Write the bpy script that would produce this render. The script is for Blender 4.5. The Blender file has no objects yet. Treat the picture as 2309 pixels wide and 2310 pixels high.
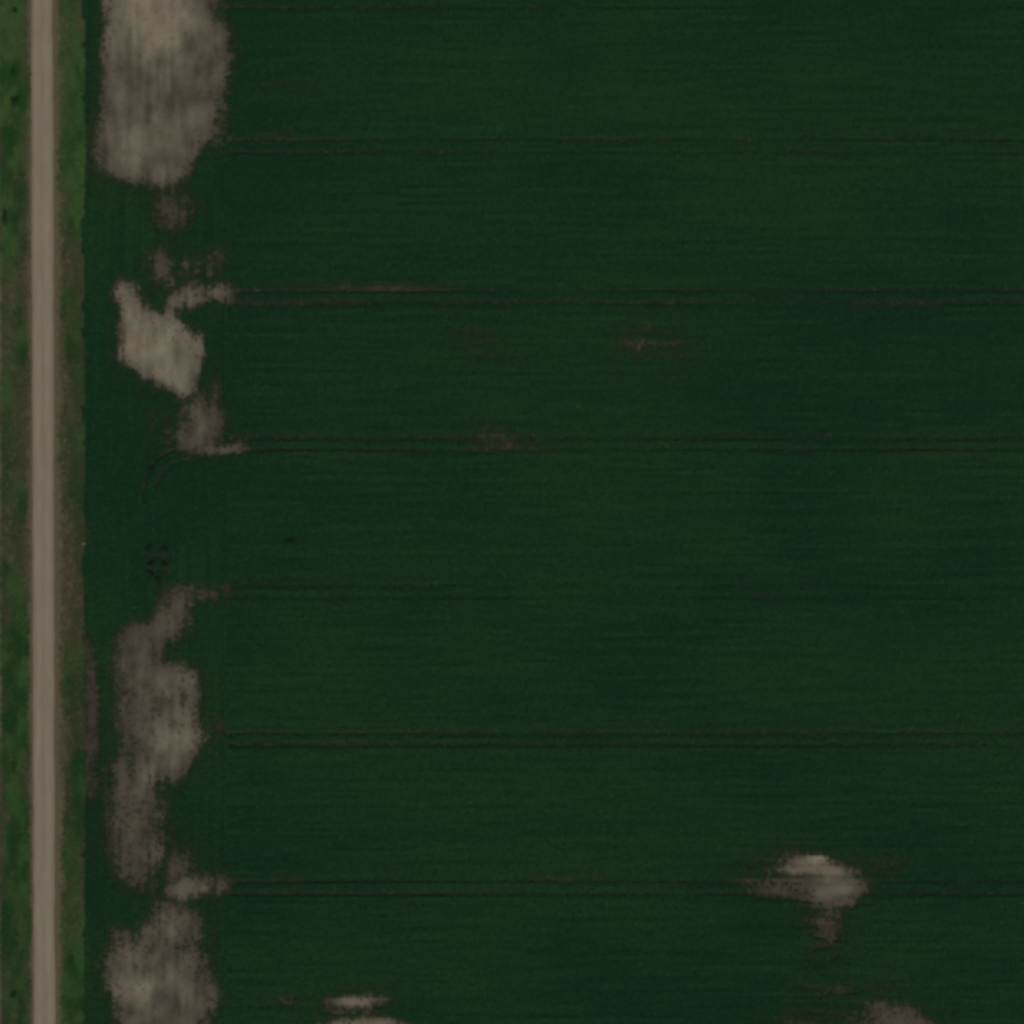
import bpy, bmesh, math, random
import numpy as np
from mathutils import Vector

R = math.radians
random.seed(7)
rng = np.random.default_rng(11)
SC = bpy.context.scene
COL = SC.collection

# ------------------------------------------------------------------ survey grid
# The place is measured in a survey grid of 0.1025 m per unit whose origin is the
# north-west corner; u runs east, v runs south.  X east, Y north, Z up, metres.
G = 0.1025
CU, CV = 1154.5, 1155.0
def X(u): return (u - CU) * G
def Y(v): return (CV - v) * G
def U(x): return x / G + CU
def V(y): return CV - y / G

# ------------------------------------------------------------------ camera
ALT = 620.0
cam_d = bpy.data.cameras.new('camera')
cam = bpy.data.objects.new('camera', cam_d)
COL.objects.link(cam)
cam.location = (0, 0, ALT)
cam.rotation_euler = (0, 0, 0)
cam_d.sensor_fit = 'HORIZONTAL'
cam_d.angle = 2 * math.atan((2309 * G / 2) / ALT)
cam_d.clip_start = 1.0
cam_d.clip_end = 20000
SC.camera = cam

# ------------------------------------------------------------------ sky and sun
SUN_EL, SUN_AZ = 52.0, 152.0            # late morning, sun in the south-south-east
w = bpy.data.worlds.new('World')
SC.world = w
w.use_nodes = True
nt = w.node_tree
bg = nt.nodes['Background']
sky = nt.nodes.new('ShaderNodeTexSky')
sky.sky_type = 'NISHITA'
sky.sun_disc = False
sky.sun_elevation = R(SUN_EL)
sky.sun_rotation = R(SUN_AZ)
nt.links.new(sky.outputs[0], bg.inputs[0])
bg.inputs[1].default_value = 0.06
sd = bpy.data.lights.new('sun', 'SUN')
sd.energy = 3.2
sd.angle = R(0.53)
sd.color = (1.0, 0.95, 0.87)
sun = bpy.data.objects.new('sun', sd)
COL.objects.link(sun)
sv = Vector((math.sin(R(SUN_AZ)) * math.cos(R(SUN_EL)), math.cos(R(SUN_AZ)) * math.cos(R(SUN_EL)), math.sin(R(SUN_EL))))
sun.rotation_euler = sv.to_track_quat('Z', 'Y').to_euler()
sun.location = sv * 400
SC.view_settings.view_transform = 'Standard'
SC.view_settings.look = 'None'
SC.view_settings.exposure = -0.85
SC.view_settings.gamma = 1.0
cy = SC.cycles
cy.max_bounces = 5
cy.diffuse_bounces = 3
cy.glossy_bounces = 2
cy.transmission_bounces = 2
cy.pixel_filter_type = 'BLACKMAN_HARRIS'
cy.filter_width = 3.6                    # the soft point spread of a long aerial lens
try:
    cy.use_denoising = True
    cy.denoiser = 'OPENIMAGEDENOISE'
except Exception:
    pass

# ------------------------------------------------------------------ helpers
def link(o, parent=None):
    COL.objects.link(o)
    if parent is not None:
        o.parent = parent
    return o

def mesh_np(name, verts, faces_flat, n):
    """mesh from numpy arrays; every face has n corners."""
    me = bpy.data.meshes.new(name)
    verts = np.asarray(verts, dtype=np.float32)
    ff = np.asarray(faces_flat, dtype=np.int32).ravel()
    me.vertices.add(len(verts))
    me.vertices.foreach_set('co', verts.ravel())
    nf = len(ff) // n
    me.loops.add(len(ff))
    me.loops.foreach_set('vertex_index', ff)
    me.polygons.add(nf)
    me.polygons.foreach_set('loop_start', np.arange(nf, dtype=np.int32) * n)
    me.update(calc_edges=True)
    me.validate()
    return me

def attr(me, name, arr, typ='FLOAT'):
    a = me.attributes.new(name, typ, 'POINT')
    arr = np.asarray(arr)
    if typ == 'FLOAT':
        a.data.foreach_set('value', arr.astype(np.float32).ravel())
    elif typ == 'INT':
        a.data.foreach_set('value', arr.astype(np.int32).ravel())
    elif typ == 'FLOAT_VECTOR':
        a.data.foreach_set('vector', arr.astype(np.float32).ravel())

def smooth(me):
    me.polygons.foreach_set('use_smooth', np.ones(len(me.polygons), dtype=bool))

def sstep(a, b, x):
    t = np.clip((x - a) / (b - a), 0, 1)
    return t * t * (3 - 2 * t)

# grid sampled fields, all over the same square of land
L = 150.0
RES = 0.5
NG = int(2 * L / RES) + 1
gx = np.linspace(-L, L, NG)
GXm, GYm = np.meshgrid(gx, gx)          # [iy, ix]
GU, GV = U(GXm), V(GYm)

def look(grid, x, y):
    fx = np.clip((x + L) / RES, 0, NG - 1.001)
    fy = np.clip((y + L) / RES, 0, NG - 1.001)
    ix, iy = fx.astype(int), fy.astype(int)
    tx, ty = fx - ix, fy - iy
    return (grid[iy, ix] * (1 - tx) * (1 - ty) + grid[iy, ix + 1] * tx * (1 - ty)
            + grid[iy + 1, ix] * (1 - tx) * ty + grid[iy + 1, ix + 1] * tx * ty)

def vnoise(x, y, sx, sy, seed):
    """smooth value noise with cell sx by sy metres, 0..1"""
    r = np.random.default_rng(seed)
    n = 512
    tab = r.random((n, n))
    fx, fy = x / sx + 1000.37, y / sy + 1000.71
    ix, iy = np.floor(fx).astype(int), np.floor(fy).astype(int)
    tx, ty = fx - ix, fy - iy
    tx = tx * tx * (3 - 2 * tx); ty = ty * ty * (3 - 2 * ty)
    ix %= n; iy %= n
    jx, jy = (ix + 1) % n, (iy + 1) % n
    return (tab[iy, ix] * (1 - tx) * (1 - ty) + tab[iy, jx] * tx * (1 - ty)
            + tab[jy, ix] * (1 - tx) * ty + tab[jy, jx] * tx * ty)

def fbm(x, y, sx, sy, seed, octs=4):
    t = 0; a = 1; s = 0
    for k in range(octs):
        t = t + a * vnoise(x, y, sx / 2 ** k, sy / 2 ** k, seed + 17 * k)
        s += a; a *= 0.55
    return t / s

def blur(g, sx, sy):
    for ax, s in ((1, sx), (0, sy)):
        s = s / RES
        if s < 0.2: continue
        k = int(3 * s) + 1
        ker = np.exp(-0.5 * (np.arange(-k, k + 1) / s) ** 2); ker /= ker.sum()
        pad = [(0, 0), (0, 0)]; pad[ax] = (k, k)
        gp = np.pad(g, pad, mode='edge')
        out = np.zeros_like(g)
        for i, c in enumerate(ker):
            out += c * (gp[:, i:i + NG] if ax == 1 else gp[i:i + NG, :])
        g = out
    return g

WU = GU + 15 * (fbm(GXm, GYm, 3.0, 4.5, 201) - .5) + 9 * (fbm(GXm, GYm, .9, 3.0, 203, 2) - .5) * (GU < 512)
WV = GV + 15 * (fbm(GXm, GYm, 4.0, 3.0, 202) - .5) * np.where(GU < 512, 1, .5)
def poly(pts):
    """1 inside the outline (survey units), 0 outside"""
    inside = np.zeros(GU.shape, dtype=bool)
    n = len(pts)
    for i in range(n):
        x0, y0 = pts[i]; x1, y1 = pts[(i + 1) % n]
        if y0 == y1: continue
        c = ((y0 > WV) != (y1 > WV)) & (WU < (x1 - x0) * (WV - y0) / (y1 - y0) + x0)
        inside ^= c
    return inside.astype(float)

def zA(*p): return [(a / 3.218, b / 3.218) for a, b in p]
def zB(*p): return [(a / 3.218, 550 + b / 3.218) for a, b in p]
def zC(*p): return [(a / 3.218, 1100 + b / 3.218) for a, b in p]
def zD(*p): return [(a / 3.167, 1700 + b / 3.167) for a, b in p]
def zE(*p): return [(1500 + a / 2.387, 1700 + b / 2.387) for a, b in p]
def zF(*p): return [(500 + a / 2.414, 1900 + b / 2.414) for a, b in p]
def bar(u0, v0, u1, v1): return [(u0, v0), (u1, v0), (u1, v1), (u0, v1)]

# ------------------------------------------------------------------ where the crop failed
# (outline, bareness, paleness of the soil, softness east-west, softness north-south)
P = [
 # northern headland patch
 (zA((735,-500),(740,0),(775,200),(745,330),(720,430),(735,520),(705,620),(735,740),(700,900),(650,960),(665,1080),(650,1150),(700,1200),(760,1310),(850,1370),(920,1330),(1050,1350),(1190,1380),(1290,1370),(1370,1250),(1400,1150),(1480,1110),(1640,1040),(1610,850),(1640,600),(1670,450),(1670,250),(1630,160),(1540,140),(1560,70),(1640,30),(1640,-500)), 1.0, .50, .9, .9),
 (zA((790,-500),(795,450),(900,500),(1300,420),(1460,250),(1480,-500)), 1.0, .95, 1.6, 1.8),
 (zA((740,330),(760,500),(980,520),(1250,480),(1200,330)), 1.0, .85, 1.2, 1.2),
 (zA((880,560),(900,760),(1100,720),(1120,560)), 1.0, .72, 1.4, 1.4),
 (zA((700,900),(680,1080),(1000,1150),(1330,1160),(1400,1060),(1150,920)), 1.0, .78, 1.4, 1.2),
 (zA((1100,1150),(1150,1350),(1260,1350),(1330,1200)), 1.0, .66, 1, 1),
 (zA((760,1380),(820,1480),(960,1460),(930,1360)), .68, .3, 1, 1),
 (zA((1150,1380),(1130,1620),(1250,1700),(1400,1600),(1390,1360)), .74, .3, 1.2, 1.2),
 # middle headland patch and its wisps
 (zB((1075,10),(1060,130),(1150,200),(1250,150),(1160,20)), .95, .62, .8, .8),
 (zB((1310,80),(1280,240),(1430,270),(1440,100)), .92, .60, .8, .8),
 (zB((1440,60),(1560,240),(1660,220),(1640,60)), .68, .4, 1, 1),
 (zB((1130,440),(1260,360),(1390,270),(1530,280),(1680,300),(1690,430),(1480,455),(1330,480),(1200,500)), .92, .64, .7, .7),
 (zB((820,310),(870,255),(960,275),(1020,360),(1060,450),(1110,510),(1180,470),(1270,480),(1280,570),(1370,590),(1450,640),(1500,720),(1480,850),(1470,1000),(1460,1130),(1340,1130),(1250,1080),(1100,1030),(1000,970),(890,900),(870,750),(850,550)), 1.0, .82, .7, .7),
 (zB((960,570),(1200,560),(1400,650),(1440,980),(1300,1000),(1120,900),(960,820)), 1.0, 1.0, 1.2, 1.2),
 (zB((1340,1100),(1470,1080),(1600,1150),(1620,1350),(1590,1500),(1350,1530),(1220,1460),(1180,1400),(1320,1320)), .88, .42, .9, .8),
 (zB((1330,1040),(1480,990),(1570,1150),(1570,1330),(1330,1330)), .96, .56, .9, 1.2),
 (zB((1470,930),(1620,950),(1620,1300),(1480,1200)), .74, .34, 1, 1),
 (zB((1080,1200),(1090,1330),(1230,1360),(1220,1220)), .74, .34, 1, 1),
 (zB((880,940),(960,1070),(1120,1080),(1060,980)), .72, .34, 1, 1),
 (zB((1300,1365),(1600,1380),(1600,1410),(1300,1400)), .85, .7, .8, .3),
 (zB((1330,1460),(1780,1455),(1800,1515),(1650,1520),(1330,1505)), .9, .6, .6, .35),
 (zB((1660,1470),(1800,1475),(1790,1515),(1670,1510)), 1, .85, .5, .3),
 (zB((1080,100),(1120,330),(1240,330),(1430,250),(1600,260),(1600,120),(1300,60)), .76, .42, 1.2, 1.2),
 # southern headland patch
 (zC((1200,770),(1300,690),(1450,700),(1680,735),(1660,810),(1450,830),(1430,950),(1360,1070),(1270,1130),(1190,1190),(1210,1270),(1330,1290),(1400,1220),(1450,1400),(1450,1700),(1600,1720),(1560,1850),(1480,1950),(1420,2040),(1300,2120),(1230,2200),(870,2200),(860,1931),(840,1700),(815,1500),(800,1300),(830,1200),(860,1080),(980,1010),(1130,930)), .9, .40, .9, .9),
 (zC((1130,1000),(1120,1180),(1200,1180),(1350,1050),(1300,980)), .97, .55, 1, 1),
 (zC((1080,1250),(1080,1700),(1150,1931),(1400,1931),(1540,1760),(1430,1680),(1430,1300),(1300,1320),(1180,1200)), .98, .60, 1.2, 1.5),
 (zC((1300,1270),(1290,1480),(1430,1450),(1400,1270)), 1, .75, .8, .8),
 (zC((1050,1720),(1060,1930),(1420,1930),(1550,1800),(1420,1700)), 1, .74, .9, .9),
 (zD((980,0),(970,330),(1100,370),(1190,200),(1200,0)), 1, .66, .9, 1.2),
 (zD((785,0),(770,400),(800,700),(850,930),(1000,980),(1150,880),(1185,600),(1190,200),(1000,0)), .82, .37, .9, 1),
 (zD((990,500),(980,830),(1160,780),(1180,540)), .95, .62, .7, .7),
 (zD((1130,760),(1090,1020),(1240,1000),(1420,840),(1430,640)), .72, .34, 1.1, 1.1),
  (zD((850,880),(860,960),(1080,1010),(1180,960),(1180,700),(1000,850)), .74, .34, 1, 1),
 (zD((800,1260),(760,1420),(1480,1430),(1470,1250)), .9, .46, 1, 1),
 (zD((1130,990),(1300,870),(1450,850),(1640,880),(1620,1000),(1450,1030),(1380,1080),(1200,1040)), .9, .52, 1.0, .7),
 (zD((1080,1060),(1010,1230),(850,1290),(790,1340),(1200,1400),(1480,1400),(1470,1100)), .85, .44, .9, .9),
 (zD((1100,1080),(1080,1230),(1200,1240),(1220,1100)), .95, .6, .7, .7),
 # southernmost headland patch
 (zD((780,1330),(745,1480),(735,1570),(770,1760),(830,1900),(860,2500),(1480,2500),(1490,1900),(1600,1780),(1570,1680),(1490,1600),(1470,1380)), .95, .50, .9, .9),
 (zD((840,1480),(820,1800),(900,1860),(1130,1800),(1180,1560),(1000,1500)), 1, .92, 1.1, 1.1),
 (zD((1220,1560),(1200,1900),(1400,1920),(1440,1640)), 1, .78, 1.1, 1.1),
 # dark strip against the east verge
 (zC((590,1050),(650,1060),(690,1180),(735,1250),(720,1500),(700,1931),(690,2250),(590,2300)), .92, .22, .5, .8),
 (zD((600,560),(600,900),(760,760),(800,560)), .25, .1, 1, 1),
 # small light spot at the verge's edge
 (zC((590,240),(600,430),(640,450),(640,380),(630,250)), .9, .55, .35, .5),
 # south-eastern patch
 (zE((590,520),(640,490),(800,525),(880,545),(900,600),(1050,610),(1140,635),(1070,690),(1040,740),(1000,850),(940,860),(920,900),(905,1110),(820,1110),(800,850),(740,775),(480,750),(440,690),(570,640)), .84, .36, 1.3, .8),
 (zE((620,545),(740,530),(880,545),(880,620),(1060,625),(1060,660),(590,660)), .97, .78, 1.1, .4),
 (zE((735,560),(800,530),(880,560),(870,610),(740,605)), 1, 1.45, .7, .35),
 (zE((740,695),(900,690),(1040,700),(1010,800),(850,790),(760,740)), .97, .72, 1.0, .6),
 (zE((820,700),(900,700),(890,735),(830,730)), 1, 1.1, .5, .3),
 (zE((640,550),(1120,625),(1050,760),(990,850),(935,890),(770,800)), .95, .50, 1.3, .9),
 (zE((800,800),(965,830),(925,1110),(825,1110)), .84, .26, 1.0, .9),
 (zE((1000,560),(1200,550),(1250,620),(1100,640)), .7, .25, 1.5, .6),
 (zE((400,640),(400,745),(640,745),(640,690)), .75, .3, 1.6, .5),
 (zE((430,560),(430,620),(560,600),(540,540)), .6, .3, 1.5, .6),
 (zE((700,1240),(780,1230),(1040,1250),(920,1330),(780,1310)), .70, .30, 1.6, .6),
 (zE((1100,1220),(1200,1220),(1240,1330),(1360,1370),(1480,1440),(1480,1700),(1060,1500)), .70, .32, 1.3, .7),
 (zE((560,1400),(1400,1390),(1400,1600),(560,1600)), .55, .25, 2.4, 1.0),
 # southern patch
 (zF((560,850),(640,815),(720,800),(860,825),(980,855),(960,900),(620,905),(560,890)), .88, .46, 1.3, .6),
 (zF((620,840),(730,815),(850,850),(840,895),(630,900)), 1, .82, .8, .4),
 (zF((540,1000),(600,950),(900,955),(1010,1000),(1100,1300),(460,1300)), .95, .72, 1.3, .6),
 (zF((540,905),(900,905),(940,950),(560,950)), .8, .3, 1.2, .4),
 (zF((280,845),(480,850),(480,895),(280,890)), .68, .3, 1.6, .4),
 (zF((320,170),(460,170),(460,190),(320,190)), .6, .3, 1.5, .25),
 (zF((320,235),(420,235),(420,255),(320,255)), .65, .35, 1.2, .25),
 # faint thin places in the middle of the field
 (bar(1030,742,1100,772), .76, .34, 1.8, .8),
 (bar(1090,795,1150,812), .64, .3, 2, .5),
 (bar(1020,680,1100,695), .5, .2, 2, .4),
 (bar(1402,752,1490,815), .78, .42, 1.5, .9),
 (bar(1405,745,1520,822), .74, .36, 2, 1.4),
 (bar(1065,964,1180,984), .74, .42, 2, .45),
 (bar(1090,998,1215,1018), .62, .35, 2, .4),
 (bar(660,636,1000,656), .5, .25, 4, .35),
 (bar(590,184,700,205), .52, .25, 2.5, .4),
 (bar(605,300,660,316), .62, .42, 1.5, .3),
 (bar(1225,1978,1330,1992), .55, .3, 2.4, .3),
 (bar(640,1215,665,1221), .7, .1, .5, .25),
]
bare = np.zeros((NG, NG)); pale = np.full((NG, NG), 0.04)
for pts, b, p, sx, sy in P:
    raw = poly(pts)
    m = blur(raw, sx * 1.8 + .45, sy * 1.8 + .15)
    bare = np.maximum(bare, m * b)
    m = blur(raw, sx * 2.2 + .5, sy * 2.2 + .2)
    pale = np.maximum(pale, m * p * (1 if p < .7 else 1.04) + (1 - m) * 0.04)
# ragged margins: streaks along the rows, clots where single plants held on
HEAD_U = 512.0                         # headland rows run north-south west of here
head = (GU < HEAD_U).astype(float)
n1 = fbm(GXm, GYm, 5, 5, 3)
n2 = np.where(head > 0, fbm(GXm, GYm, 1.1, 9, 21), fbm(GXm, GYm, 12, 0.9, 22))
edge = np.clip(4 * bare * (1 - bare), 0, 1)
bare = np.clip(bare + edge * ((n1 - .5) * .9 + (n2 - .5) * 1.0), 0, 1)
n3 = fbm(GXm, GYm, 3.2, 4.5, 5)
pale = np.clip(pale + sstep(.15, .5, pale) * ((n3 - .5) * .55 + (n2 - .5) * .38 + (n1 - .5) * .35 - .02), 0, 1.2)

# ------------------------------------------------------------------ land profile
def road_c(v): return 95.0 + v * 5.5 / 2310      # centre line drifts east
ROAD_H = 27.0                                                      # half width, survey units
def height(x, y):
    u, v = U(x), V(y)
    d = (u - road_c(v)) * G                                        # metres from the centre line
    a = np.abs(d)
    bank = 0.34 * (1 - sstep(2.4, 5.2, a))
    ditch = -0.42 * np.exp(-((a - 6.3) / 1.3) ** 2)
    far = 0.10 * (fbm(x, y, 26, 26, 61, 3) - .5) * sstep(7, 14, a)
    return bank + ditch + far

# ------------------------------------------------------------------ materials
def mat(name):
    m = bpy.data.materials.new(name)
    m.use_nodes = True
    t = m.node_tree
    b = t.nodes['Principled BSDF']
    return m, t, b
def N(t, typ, **k):
    n = t.nodes.new(typ)
    for a, v in k.items(): setattr(n, a, v)
    return n
def mixc(t, fac, c0, c1):
    n = N(t, 'ShaderNodeMix', data_type='RGBA')
    for s, v in ((n.inputs[0], fac), (n.inputs[6], c0), (n.inputs[7], c1)):
        if isinstance(v, (int, float)): s.default_value = v
        elif isinstance(v, tuple): s.default_value = (*v, 1)
        else: t.links.new(v, s)
    return n.outputs[2]
def noise(t, co, scale, detail=4, rough=.6):
    n = N(t, 'ShaderNodeTexNoise')
    n.inputs['Scale'].default_value = scale
    n.inputs['Detail'].default_value = detail
    n.inputs['Roughness'].default_value = rough
    t.links.new(co, n.inputs['Vector'])
    return n.outputs['Fac']
def ramp(t, fac, a, b):
    n = N(t, 'ShaderNodeMapRange')
    n.inputs[1].default_value = a; n.inputs[2].default_value = b
    t.links.new(fac, n.inputs[0])
    return n.outputs[0]
def attribute(t, name, typ='GEOMETRY'):
    n = N(t, 'ShaderNodeAttribute', attribute_type=typ)
    n.attribute_name = name
    return n.outputs['Fac']

# soil: moist dark loam to dry pale crust, gravel washed off the road, far green fields
soil, t, b = mat('field_soil')
co = N(t, 'ShaderNodeTexCoord').outputs['Object']
pa, gr, vg, fa = (attribute(t, k) for k in ('pale', 'gravel', 'verge', 'far'))
fine = noise(t, co, 3.0, 6, .7)
mid = noise(t, co, 0.45, 5, .6)
pw = N(t, 'ShaderNodeMath', operation='POWER'); pw.inputs[1].default_value = 1.45
t.links.new(pa, pw.inputs[0])
c = mixc(t, pw.outputs[0], (.022, .0225, .0115), (.352, .308, .208))
c = mixc(t, ramp(t, mid, .35, .7), c, mixc(t, .25, c, (.20, .155, .13)))
c = mixc(t, vg, c, mixc(t, ramp(t, mid, .3, .7), (.095, .085, .045), (.14, .125, .075)))
c = mixc(t, gr, c, mixc(t, ramp(t, fine, .3, .7), (.105, .088, .050), (.175, .145, .090)))
c = mixc(t, fa, c, mixc(t, ramp(t, mid, .3, .7), (.010, .036, .013), (.014, .043, .015)))
hv = N(t, 'ShaderNodeHueSaturation')
t.links.new(c, hv.inputs['Color'])
t.links.new(ramp(t, fine, .0, 1.0), hv.inputs['Value'])
mr = N(t, 'ShaderNodeMapRange'); mr.inputs[1].default_value = .2; mr.inputs[2].default_value = .8
mr.inputs[3].default_value = .82; mr.inputs[4].default_value = 1.16
t.links.new(fine, mr.inputs[0]); t.links.new(mr.outputs[0], hv.inputs['Value'])
t.links.new(hv.outputs[0], b.inputs['Base Color'])
b.inputs['Roughness'].default_value = .95
b.inputs['Specular IOR Level'].default_value = .15
bp = N(t, 'ShaderNodeBump'); bp.inputs['Strength'].default_value = .5; bp.inputs['Distance'].default_value = .08
t.links.new(fine, bp.inputs['Height']); t.links.new(bp.outputs[0], b.inputs['Normal'])

# gravel road: two worn wheel lanes, loose gravel between and at the sides
gravel, t, b = mat('road_gravel')
ac = attribute(t, 'across')
co = N(t, 'ShaderNodeTexCoord').outputs['Object']
mp = N(t, 'ShaderNodeMapping'); mp.inputs['Scale'].default_value = (1, .12, 1)
t.links.new(co, mp.inputs[0])
streak = noise(t, mp.outputs[0], 1.1, 5, .6)
mid = noise(t, co, .16, 4, .6)
fine = noise(t, co, 5, 5, .7)
c = mixc(t, ramp(t, streak, .3, .7), (.272, .222, .150), (.362, .300, .215))
c = mixc(t, ramp(t, mid, .35, .7), c, mixc(t, .5, c, (.30, .265, .185)))
c = mixc(t, ac, c, (.190, .160, .100))
c = mixc(t, ramp(t, fine, .35, .75), c, mixc(t, .3, c, (.36, .32, .26)))
t.links.new(c, b.inputs['Base Color'])
b.inputs['Roughness'].default_value = .95
b.inputs['Specular IOR Level'].default_value = .15
bp = N(t, 'ShaderNodeBump'); bp.inputs['Strength'].default_value = .35; bp.inputs['Distance'].default_value = .04
t.links.new(fine, bp.inputs['Height']); t.links.new(bp.outputs[0], b.inputs['Normal'])

def leaf_mat(name, c0, c1, c2, typ='INSTANCER'):
    """c0..c1 by tint, towards c2 (dry) by dry"""
    m, t, b = mat(name)
    ti, dr = attribute(t, 'tint', typ), attribute(t, 'dry', typ)
    oi = N(t, 'ShaderNodeObjectInfo')
    c = mixc(t, ti, c0, c1)
    c = mixc(t, dr, c, c2)
    hv = N(t, 'ShaderNodeHueSaturation')
    mr = N(t, 'ShaderNodeMapRange'); mr.inputs[3].default_value = .88; mr.inputs[4].default_value = 1.12
    t.links.new(oi.outputs['Random'], mr.inputs[0]); t.links.new(mr.outputs[0], hv.inputs['Value'])
    t.links.new(c, hv.inputs['Color'])
    t.links.new(hv.outputs[0], b.inputs['Base Color'])
    b.inputs['Roughness'].default_value = .75
    b.inputs['Specular IOR Level'].default_value = .18
    tr = N(t, 'ShaderNodeBsdfTranslucent')
    t.links.new(hv.outputs[0], tr.inputs[0])
    ms = N(t, 'ShaderNodeMixShader'); ms.inputs[0].default_value = .22
    t.links.new(b.outputs[0], ms.inputs[1]); t.links.new(tr.outputs[0], ms.inputs[2])
    t.links.new(ms.outputs[0], t.nodes['Material Output'].inputs['Surface'])
    return m
crop_m = leaf_mat('crop_leaf', (.0165, .080, .0275), (.0265, .100, .0295), (.060, .072, .024))
grass_m = leaf_mat('verge_grass_blade', (.050, .165, .045), (.130, .275, .085), (.180, .172, .090))

# ------------------------------------------------------------------ the ground, one sheet to the horizon
inner = np.arange(-L, L + .01, RES)
xs = np.concatenate(([-4000, -1500, -600, -300, -200], inner, [200, 300, 600, 1500, 4000]))
nx = len(xs)
GX2, GY2 = np.meshgrid(xs, xs)
fx, fy = GX2.ravel(), GY2.ravel()
cx, cyy = np.clip(fx, -L, L), np.clip(fy, -L, L)
z = height(fx, fy) + .03 * (fbm(fx, fy, 1.4, 1.4, 71, 2) - .5)
us, vs = U(fx), V(fy)
rd = np.abs(us - road_c(vs))
z = np.where(rd < ROAD_H - 2, z - .06, z)
i = np.arange(nx * nx).reshape(nx, nx)
q = np.stack([i[:-1, :-1], i[:-1, 1:], i[1:, 1:], i[1:, :-1]], -1).reshape(-1, 4)
me = mesh_np('ground', np.stack([fx, fy, z], 1), q, 4)
smooth(me)
VERGE_E = 191 + 14 * (fbm(fx, fy, 3, 6, 81) - .5)           # field edge east of the road
VERGE_W = 2 + 14 * (fbm(fx, fy, 30, 30, 82) - .5)
verge = sstep(0, 6, us - VERGE_W) * sstep(0, 6, VERGE_E - us)
verge = np.where(us < VERGE_W, 0, verge)
grv = 1 - sstep(ROAD_H - 3, ROAD_H + 13, rd - 9 * (us > 100) + 16 * (fbm(fx, fy, 1.2, 6, 83) - .5))
pv = look(pale, cx, cyy)
west = us < VERGE_W + 3
pv = np.where(west & (np.maximum(np.abs(fx), np.abs(fy)) > L), .45, pv)
pv = np.where(west & (np.maximum(np.abs(fx), np.abs(fy)) <= L), .42 + .5 * (fbm(fx, fy, 9, 20, 84) - .5), pv)
attr(me, 'pale', pv); attr(me, 'gravel', grv); attr(me, 'verge', verge)
attr(me, 'far', sstep(L - 17, L - 12, np.maximum(np.abs(fx), np.abs(fy))) * (us > 195))
me.materials.append(soil)
ground = link(bpy.data.objects.new('ground', me))
ground['kind'] = 'structure'

# ------------------------------------------------------------------ the gravel road, crowned
ys = np.arange(-L, L + .01, .5)
ys = np.concatenate(([-4000, -1000, -400], ys, [400, 1000, 4000]))
na = 15
sa = np.linspace(-1, 1, na)
vv = V(ys)
wob = (fbm(ys * 0, ys, 3, 5, 91) - .5) * 5
wob2 = (fbm(ys * 0 + 50, ys, 3, 5, 92) - .5) * 5
pts = []; acr = []
for k, s in enumerate(sa):
    hw = ROAD_H + (wob if s < 0 else wob2)
    x = X(road_c(vv) + s * hw)
    zz = .345 + .07 * (1 - s * s) - .02 * np.exp(-((abs(s) - .45) / .14) ** 2)
    if k in (0, na - 1): zz = zz - .18
    pts.append(np.stack([x, ys, np.broadcast_to(zz, ys.shape)], 1))
    acr.append(np.broadcast_to(sstep(.55, 1.0, abs(s)) * .9 + .3 * math.exp(-(s / .12) ** 2), ys.shape))
pts = np.stack(pts, 1); acr = np.stack(acr, 1)
ny = len(ys)
i = np.arange(ny * na).reshape(ny, na)
q = np.stack([i[:-1, :-1], i[:-1, 1:], i[1:, 1:], i[1:, :-1]], -1).reshape(-1, 4)
me = mesh_np('gravel_road', pts.reshape(-1, 3), q, 4)
smooth(me); attr(me, 'across', acr.ravel())
me.materials.append(gravel)
road = link(bpy.data.objects.new('gravel_road', me))
road['kind'] = 'structure'

# ------------------------------------------------------------------ plants that cover the ground (nobody could count them)
def leaf_quads(leaves):
    """leaves: list of (base, direction, length, width, droop) -> verts, quads; two quads per leaf, pointed"""
    vs_, qs = [], []
    for bs, d, ln, wd, dr in leaves:
        d = Vector(d).normalized(); s = d.cross(Vector((0, 0, 1)))
        s = s.normalized() if s.length > 1e-4 else Vector((1, 0, 0))
        p0 = Vector(bs); p1 = p0 + d * ln * .5; p2 = p0 + d * ln + Vector((0, 0, -dr * ln))
        k = len(vs_)
        vs_ += [p0 - s * wd * .2, p0 + s * wd * .2, p1 + s * wd * .5, p1 - s * wd * .5, p2 + s * wd * .18, p2 - s * wd * .18]
        qs += [(k, k + 1, k + 2, k + 3), (k + 3, k + 2, k + 4, k + 5)]
    return vs_, qs

def variant(name, leaves, m, coll):
    v_, q_ = leaf_quads(leaves)
    me = bpy.data.meshes.new(name)
    me.from_pydata(v_, [], q_)
    me.materials.append(m)
    o = bpy.data.objects.new(name, me)
    coll.objects.link(o)

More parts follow.
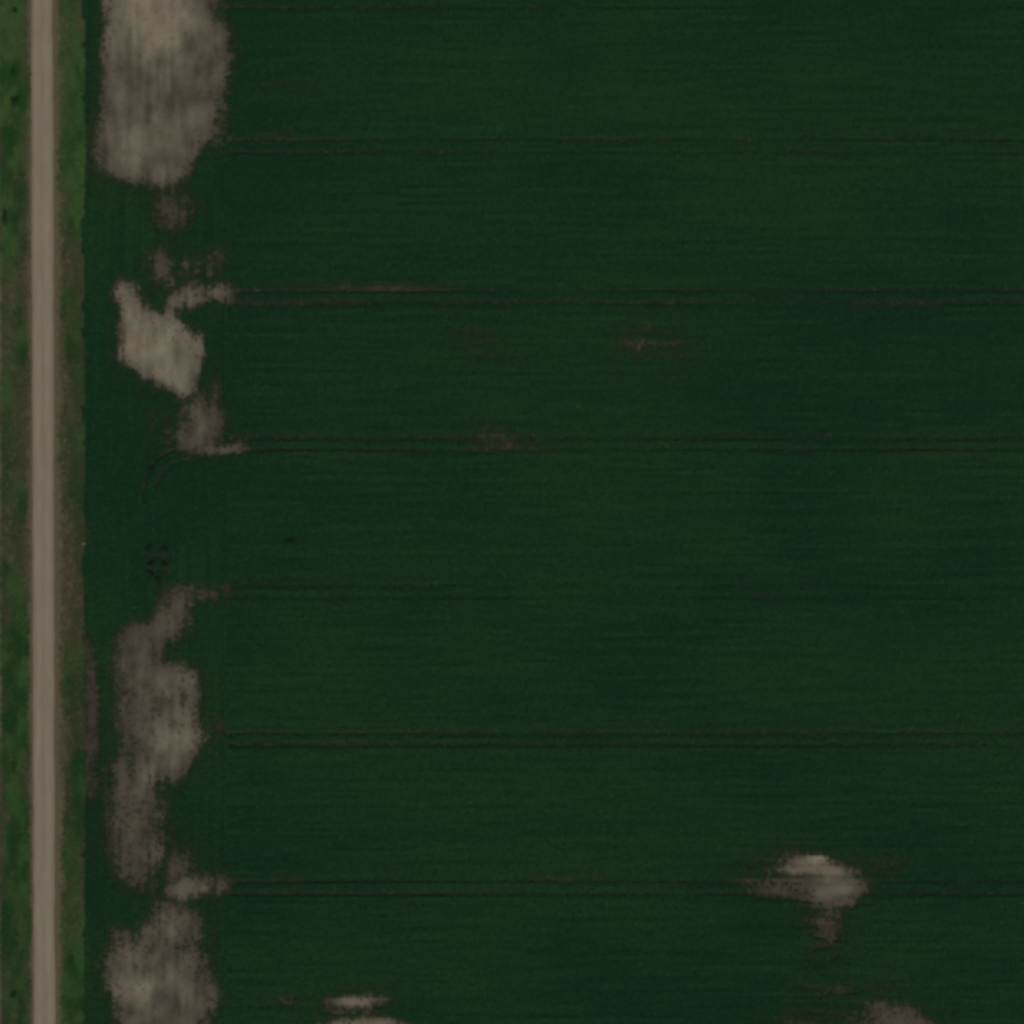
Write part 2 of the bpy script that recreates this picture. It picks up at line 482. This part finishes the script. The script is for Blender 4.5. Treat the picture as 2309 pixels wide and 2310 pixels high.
def crop_leaves(r):
    out = []
    for _ in range(26):
        a = r.uniform(0, 6.283); rad = abs(r.gauss(0, .16)); h = r.uniform(.18, .62) * (1 - .6 * rad)
        px, py = math.cos(a) * rad * .9, math.sin(a) * rad * 1.2
        e = r.uniform(-.1, .75)
        out.append(((px, py, h), (math.cos(a + r.uniform(-.7, .7)), math.sin(a + r.uniform(-.7, .7)), e), r.uniform(.18, .34), r.uniform(.09, .16), r.uniform(.1, .5)))
    for _ in range(4):
        a = r.uniform(0, 6.283)
        out.append(((0, 0, 0), (math.cos(a) * .25, math.sin(a) * .25, 1), r.uniform(.35, .6), .035, 0))
    return out
def grass_leaves(r):
    out = []
    for _ in range(26):
        a = r.uniform(0, 6.283); rad = r.uniform(0, .2)
        lean = r.uniform(.25, 1.1)
        out.append(((math.cos(a) * rad, math.sin(a) * rad, 0), (math.cos(a) * lean, math.sin(a) * lean, 1), r.uniform(.25, .55), r.uniform(.02, .045), r.uniform(.05, .5)))
    return out
rr = random.Random(3)
crop_c = bpy.data.collections.new('crop_plants'); grass_c = bpy.data.collections.new('grass_tufts')
NV = 6
for k in range(NV):
    variant('crop_plant', crop_leaves(rr), crop_m, crop_c)
    variant('grass_tuft', grass_leaves(rr), grass_m, grass_c)

def scatter(name, pos, size, rz, tint, dry, coll, label):
    n = len(pos)
    me = bpy.data.meshes.new(name)
    me.vertices.add(n)
    me.vertices.foreach_set('co', np.asarray(pos, dtype=np.float32).ravel())
    tilt = rng.normal(0, .08, (n, 2))
    attr(me, 'turn', np.stack([tilt[:, 0], tilt[:, 1], rz], 1), 'FLOAT_VECTOR')
    attr(me, 'size', size, 'FLOAT_VECTOR')
    attr(me, 'tint', tint); attr(me, 'dry', dry)
    attr(me, 'pick', rng.integers(0, NV, n), 'INT')
    o = link(bpy.data.objects.new(name, me))
    ng = bpy.data.node_groups.new(name + '_scatter', 'GeometryNodeTree')
    ng.interface.new_socket('Geometry', in_out='INPUT', socket_type='NodeSocketGeometry')
    ng.interface.new_socket('Geometry', in_out='OUTPUT', socket_type='NodeSocketGeometry')
    gi = ng.nodes.new('NodeGroupInput'); go = ng.nodes.new('NodeGroupOutput')
    ip = ng.nodes.new('GeometryNodeInstanceOnPoints')
    ci = ng.nodes.new('GeometryNodeCollectionInfo')
    ci.inputs['Collection'].default_value = coll
    ci.inputs['Separate Children'].default_value = True
    ci.inputs['Reset Children'].default_value = True
    ip.inputs['Pick Instance'].default_value = True
    def na_(nm, dt):
        a = ng.nodes.new('GeometryNodeInputNamedAttribute'); a.data_type = dt
        a.inputs['Name'].default_value = nm
        return a.outputs['Attribute']
    ng.links.new(gi.outputs[0], ip.inputs['Points'])
    ng.links.new(ci.outputs[0], ip.inputs['Instance'])
    ng.links.new(na_('pick', 'INT'), ip.inputs['Instance Index'])
    er = ng.nodes.new('FunctionNodeEulerToRotation')
    ng.links.new(na_('turn', 'FLOAT_VECTOR'), er.inputs[0])
    ng.links.new(er.outputs[0], ip.inputs['Rotation'])
    ng.links.new(na_('size', 'FLOAT_VECTOR'), ip.inputs['Scale'])
    ng.links.new(ip.outputs[0], go.inputs[0])
    md = o.modifiers.new('scatter', 'NODES'); md.node_group = ng
    o['kind'] = 'stuff'
    o['label'] = label
    o['category'] = 'crop' if 'crop' in name else 'grass'
    return o

# sprayer wheel tracks, a pair every 34 m across the main field
TRACKS = [-18, 16, 316, 345, 655, 683, 988, 1014, 1322, 1346, 1655, 1680, 1988, 2016, 2321, 2349]
ROW = .762
STEP = .30
EDGE = 18.0
# main field: rows east-west
y_rows = np.arange(-118.4 - EDGE, 118.4 + EDGE, ROW)
x_pl = np.arange(X(HEAD_U) + .3, 118.4 + EDGE, STEP)
nr = len(y_rows)
yy, xx = np.meshgrid(y_rows, x_pl, indexing='ij')
rowid = np.repeat(np.arange(nr), len(x_pl))
xx = xx.ravel() + rng.normal(0, .06, xx.size); yy = yy.ravel() + rng.normal(0, .035, yy.size)
yy = yy + .10 * np.sin(xx / 23)
mu, mv = U(xx), V(yy)
trk = np.zeros(xx.size)
for tv in TRACKS:
    wv = tv + 3 * (fbm(xx, xx * 0 + tv, 40, 9, int(tv) + 300, 2) - .5)
    wear = fbm(xx, xx * 0 + tv, 16, 9, int(tv) + 500, 3)
    strength = (.62 if tv > 100 else .3) * (.35 + 1.3 * wear) + .38 * (1 - sstep(560, 1300, mu)) + .6 * (fbm(xx, xx * 0 + tv, 22, 9, int(tv) + 400, 2) - .45)
    if 1300 < tv < 1360: strength = strength * .45
    trk = np.maximum(trk, np.clip(strength, .1, 1) * np.exp(-((mv - wv) / 6.0) ** 4))
rowvar = vnoise(xx, rowid * 1.0, 9, .8, 41) * .6 + vnoise(xx, rowid * 1.0, 40, .8, 42) * .4
big = fbm(xx, yy, 38, 22, 43, 3)
def finish(xx, yy, trk, rowvar, big, rz, uu, westdark):
    br = look(bare, np.clip(xx, -L, L), np.clip(yy, -L, L))
    rnd = rng.random(xx.size)
    keep = (rnd > sstep(.12, 1.0, br)) | (rng.random(xx.size) < .04)
    keep &= uu > 190 + 20 * (fbm(xx, yy, 2.5, 5, 111) - .42)
    keep &= rng.random(xx.size) > trk * .3
    s = (1 - .68 * br) * (.84 + .32 * rng.random(xx.size)) * (.80 + .40 * rowvar) * (.88 + .24 * big) * (1 - .5 * trk)
    tint = np.clip(.5 + (big - .5) * 2.1 + (rowvar - .5) * 1.3 - westdark * .45 - trk * .5, 0, 1)
    dry = np.clip(br * .75, 0, 1)
    zz = height(xx, yy) - .01
    k = keep
    return np.stack([xx[k], yy[k], zz[k]], 1), np.stack([s[k] * 1.08, s[k] * 1.08, s[k] * (.95 + .2 * rowvar[k])], 1), (rz + rng.normal(0, .5, xx.size))[k], tint[k], dry[k]
wd = 1 - sstep(500, 760, mu)
A = finish(xx, yy, trk, rowvar, big, 0.0, mu, wd)
# headland: rows north-south
x_rows = np.arange(X(182), X(HEAD_U), ROW)
y_pl = np.arange(-118.4 - EDGE, 118.4 + EDGE, STEP)
hx, hy = np.meshgrid(x_rows, y_pl, indexing='ij')
rowid = np.repeat(np.arange(len(x_rows)), len(y_pl))
hx = hx.ravel() + rng.normal(0, .035, hx.size); hy = hy.ravel() + rng.normal(0, .06, hy.size)
rv = vnoise(hy, rowid * 1.0, 9, .8, 51) * .6 + vnoise(hy, rowid * 1.0, 40, .8, 52) * .4
bg2 = fbm(hx, hy, 20, 30, 53, 3)
ht = .5 * np.exp(-((U(hx) - 499) / 3.5) ** 4) * (fbm(hx * 0, hy, 9, 25, 54, 2) > .45)
def near_line(u, v, pts):
    d = np.full(u.shape, 1e9)
    for (a, b_), (c_, e_) in zip(pts[:-1], pts[1:]):
        l2 = (c_ - a) ** 2 + (e_ - b_) ** 2
        q_ = np.clip(((u - a) * (c_ - a) + (v - b_) * (e_ - b_)) / l2, 0, 1)
        d = np.minimum(d, np.hypot(u - a - q_ * (c_ - a), v - b_ - q_ * (e_ - b_)))
    return d
for arc in ([(430, 1012), (378, 1020), (350, 1040), (332, 1075), (322, 1130)], [(425, 1036), (392, 1046), (368, 1066), (352, 1098)],
            [(385, 1330), (360, 1310), (343, 1280), (338, 1232)], [(385, 1300), (372, 1270), (370, 1230)], [(330, 1254), (384, 1258)], [(335, 1285), (380, 1288)]):
    ht = np.maximum(ht, .95 * np.exp(-(near_line(U(hx), V(hy), arc) / 4.5) ** 4))
B = finish(hx, hy, ht, rv, bg2, math.pi / 2, U(hx), .3)
C_ = [np.concatenate([a, b_]) for a, b_ in zip(A, B)]
crop = scatter('crop_rows', *C_, crop_c, 'dark green low row crop covering the field, thin around the bare soil')

# verge grass, both sides of the road
n = 75000
gxv = np.concatenate([rng.uniform(X(-14), X(72), n // 2), rng.uniform(X(120), X(202), n // 2)])
gyv = rng.uniform(-118.4 - EDGE, 118.4 + EDGE, n)
gu, gv = U(gxv), V(gyv)
rdist = np.abs(gu - road_c(gv))
dens = sstep(ROAD_H - 2, ROAD_H + 16, rdist - 7 * (gu > 100) + 16 * (fbm(gxv, gyv, 1.5, 5, 101) - .5))
ve = 191 + 14 * (fbm(gxv, gyv, 3, 6, 81) - .5)
vw = 2 + 14 * (fbm(gxv, gyv, 30, 30, 82) - .5)
dens *= np.where(gu > 100, sstep(6, 0, gu - ve) if False else 1 - sstep(-2, 5, gu - ve), sstep(-6, 8, gu - vw))
patch = fbm(gxv, gyv, 3.5, 9, 103)
eastdry = sstep(480, 640, gv) * (1 - sstep(1850, 2100, gv)) * (1 - .45 * sstep(160, 178, gu)) * .78
westdry = .55 * sstep(500, 640, gv) * (1 - sstep(1250, 1450, gv)) + .25 * sstep(1300, 1500, gv) * (1 - sstep(10, 26, gu))
near = 1 - sstep(ROAD_H + 8, ROAD_H + 26, rdist)
dry = np.clip(np.where(gu > 100, eastdry, westdry) + near * .4 + (patch - .5) * 2.0 - .10, 0, 1)
keep = rng.random(n) < dens * (1 - .45 * dry)
sz = (.75 + .5 * rng.random(n)) * (1.15 - .4 * dry) * (.55 + .9 * fbm(gxv, gyv, 1.6, 3, 105))
gz = height(gxv, gyv) - .01
tint = np.clip(.45 + 3.2 * (fbm(gxv, gyv, 2.2, 5, 104) - .5) + .25 * (gu > 100) * (1 - 1.8 * sstep(480, 640, gv) * (1 - sstep(1850, 2100, gv))), 0, 1)
k = keep
grass = scatter('verge_grass', np.stack([gxv, gyv, gz], 1)[k], np.stack([sz, sz, sz], 1)[k], rng.uniform(0, 6.28, n)[k], tint[k], dry[k], grass_c,
                'rough green and straw coloured grass on the verges along the gravel road')

# ------------------------------------------------------------------ things that stand on the verges and at the field's edge
def plain_leaf(name, c0, c1):
    m, t, b = mat(name)
    co = N(t, 'ShaderNodeTexCoord').outputs['Object']
    c = mixc(t, ramp(t, noise(t, co, 4, 3), .3, .7), c0, c1)
    t.links.new(c, b.inputs['Base Color']); b.inputs['Roughness'].default_value = .7
    b.inputs['Specular IOR Level'].default_value = .2
    return m
shrub_m = plain_leaf('shrub_leaf', (.016, .050, .014), (.028, .075, .020))
weed_m = plain_leaf('weed_leaf', (.009, .032, .012), (.016, .048, .016))
bark, t, b = mat('shrub_bark'); b.inputs['Base Color'].default_value = (.09, .065, .045, 1); b.inputs['Roughness'].default_value = .9
stone_m, t, b = mat('field_stone')
co = N(t, 'ShaderNodeTexCoord').outputs['Object']
c = mixc(t, ramp(t, noise(t, co, 2.5, 6, .65), .3, .7), (.12, .115, .085), (.20, .195, .15))
t.links.new(c, b.inputs['Base Color']); b.inputs['Roughness'].default_value = .9

def stem_tube(bm, p0, p1, r0, r1, n=6):
    d = (p1 - p0).normalized(); a = d.orthogonal().normalized(); c = d.cross(a)
    r_ = []
    for p, r in ((p0, r0), (p1, r1)):
        r_.append([bm.verts.new(p + (a * math.cos(6.2832 * k / n) + c * math.sin(6.2832 * k / n)) * r) for k in range(n)])
    for k in range(n):
        bm.faces.new((r_[0][k], r_[0][(k + 1) % n], r_[1][(k + 1) % n], r_[1][k]))
    bm.faces.new(r_[1])

def bushy(name, u, v, wx, wy, h, label, cat, group, leafm, r, nl):
    x, y = X(u), Y(v)
    root = link(bpy.data.objects.new(name, None))
    root.location = (x, y, float(height(np.array([x]), np.array([y]))[0]) - .02)
    root['label'] = label; root['category'] = cat; root['group'] = group
    bm = bmesh.new(); tips = []
    for k in range(7):
        a = r.uniform(0, 6.283); q_ = r.uniform(.25, .75)
        tip = Vector((math.cos(a) * wx * .5 * q_, math.sin(a) * wy * .5 * q_, h * r.uniform(.55, .85)))
        midp = Vector((tip.x * .35, tip.y * .35, tip.z * .55))
        stem_tube(bm, Vector((0, 0, -.05)), midp, .03 + .012 * h, .022); stem_tube(bm, midp, tip, .022, .008)
        tips.append(tip)
    me = bpy.data.meshes.new('stem'); bm.to_mesh(me); bm.free(); me.materials.append(bark)
    link(bpy.data.objects.new('stem', me), root)
    lv = []
    lobes = [(r.uniform(0, 6.283), r.uniform(.15, .4), r.uniform(.35, .62)) for _ in range(6)]
    for k in range(nl):
        a0, off, rad = r.choice(lobes)
        th = r.uniform(0, 6.283); ph = math.acos(r.uniform(-.2, 1)); q_ = rad * r.uniform(.55, 1.0)
        px = (math.cos(a0) * off + math.cos(th) * math.sin(ph) * q_ * .62) * wx * .75
        py = (math.sin(a0) * off + math.sin(th) * math.sin(ph) * q_ * .62) * wy * .75
        pz = h * (.42 + math.cos(ph) * q_ * .9)
        lv.append(((px, py, max(.08, pz)), (px / wx + r.uniform(-.4, .4), py / wy + r.uniform(-.4, .4), r.uniform(-.1, .7)), r.uniform(.14, .26), r.uniform(.08, .14), .3))
    vv_, qq = leaf_quads(lv)
    me = bpy.data.meshes.new('foliage'); me.from_pydata(vv_, [], qq); me.materials.append(leafm)
    link(bpy.data.objects.new('foliage', me), root)
    return root
r = random.Random(19)
SH = 'shrubs on the west verge'
bushy('shrub', 34, 228, 2.4, 2.2, 1.5, 'round dark shrub standing alone in green grass west of the gravel road', 'shrub', SH, shrub_m, r, 620)
bushy('shrub', 12, 490, 1.2, 4.0, 1.4, 'long narrow dark shrub running along the far west edge of the verge', 'shrub', SH, shrub_m, r, 700)
bushy('shrub', 34, 22, 1.7, 1.5, 1.0, 'small dark shrub at the north end of the west verge', 'shrub', SH, shrub_m, r, 420)
bushy('shrub', 30, 160, 1.7, 2.2, .9, 'low uneven shrub just north of the round dark shrub', 'shrub', SH, shrub_m, r, 420)
bushy('shrub', 30, 2245, 2.0, 1.6, 1.1, 'dark shrub at the south end of the west verge', 'shrub', SH, shrub_m, r, 480)
WD = 'weed clumps in the crop near the east verge'
for (u, v, a_, c_, lab) in (
    (339, 1237, 1.3, 2.4, 'dark weed clump, north-western one of the knot between two bare patches'),
    (371, 1243, 1.6, 2.0, 'dark weed clump, north-eastern one of the knot between two bare patches'),
    (342, 1272, 2.2, 1.2, 'flat wide dark weed clump on the west side of the knot, middle'),
    (373, 1273, 1.9, 1.3, 'flat dark weed clump on the east side of the knot, middle'),
    (342, 1297, 1.8, .9, 'thin dark weed clump on the west side of the knot, lowest pair'),
    (359, 1309, 1.6, 1.3, 'dark weed clump at the southern tip of the knot'),
    (344, 1060, 2.0, 1.6, 'dark weed clump just south of the middle bare patch'),
    (652, 1222, 3.4, .8, 'long thin dark weed clump alone in the open field')):
    bushy('weed_clump', u, v, a_ * 1.15, c_ * 1.15, 1.25, lab, 'weeds', WD, weed_m, r, 320)

def stone(u, v, sx, sy, sz_, rot, label, seed):
    bm = bmesh.new()
    bmesh.ops.create_icosphere(bm, subdivisions=3, radius=.5)
    r2 = random.Random(seed)
    offs = [(Vector((r2.gauss(0, 1), r2.gauss(0, 1), r2.gauss(0, 1))).normalized(), r2.uniform(.28, .42)) for _ in range(9)]
    for vt in bm.verts:
        for d, lim in offs:                      # knock flat faces off the boulder
            e = vt.co.dot(d)
            if e > lim: vt.co -= d * (e - lim) * .85
        vt.co.x *= sx; vt.co.y *= sy; vt.co.z *= sz_
    me = bpy.data.meshes.new('field_stone'); bm.to_mesh(me); bm.free(); me.materials.append(stone_m)
    o = link(bpy.data.objects.new('field_stone', me))
    x, y = X(u), Y(v)
    o.location = (x, y, float(height(np.array([x]), np.array([y]))[0]) + sz_ * .22)
    o.rotation_euler = (0, 0, rot)
    o['label'] = label; o['category'] = 'stone'; o['group'] = 'pale stones beside the road'
stone(188, 1226, 1.0, 1.3, .7, .4, 'largest pale field stone at the field edge by a small bare spot', 1)
stone(62, 965, .7, .6, .45, 1.1, 'small pale stone in the grass on the west shoulder of the road', 4)
stone(146, 995, .8, 1.0, .5, .2, 'pale stone in the straw coloured grass east of the road', 5)
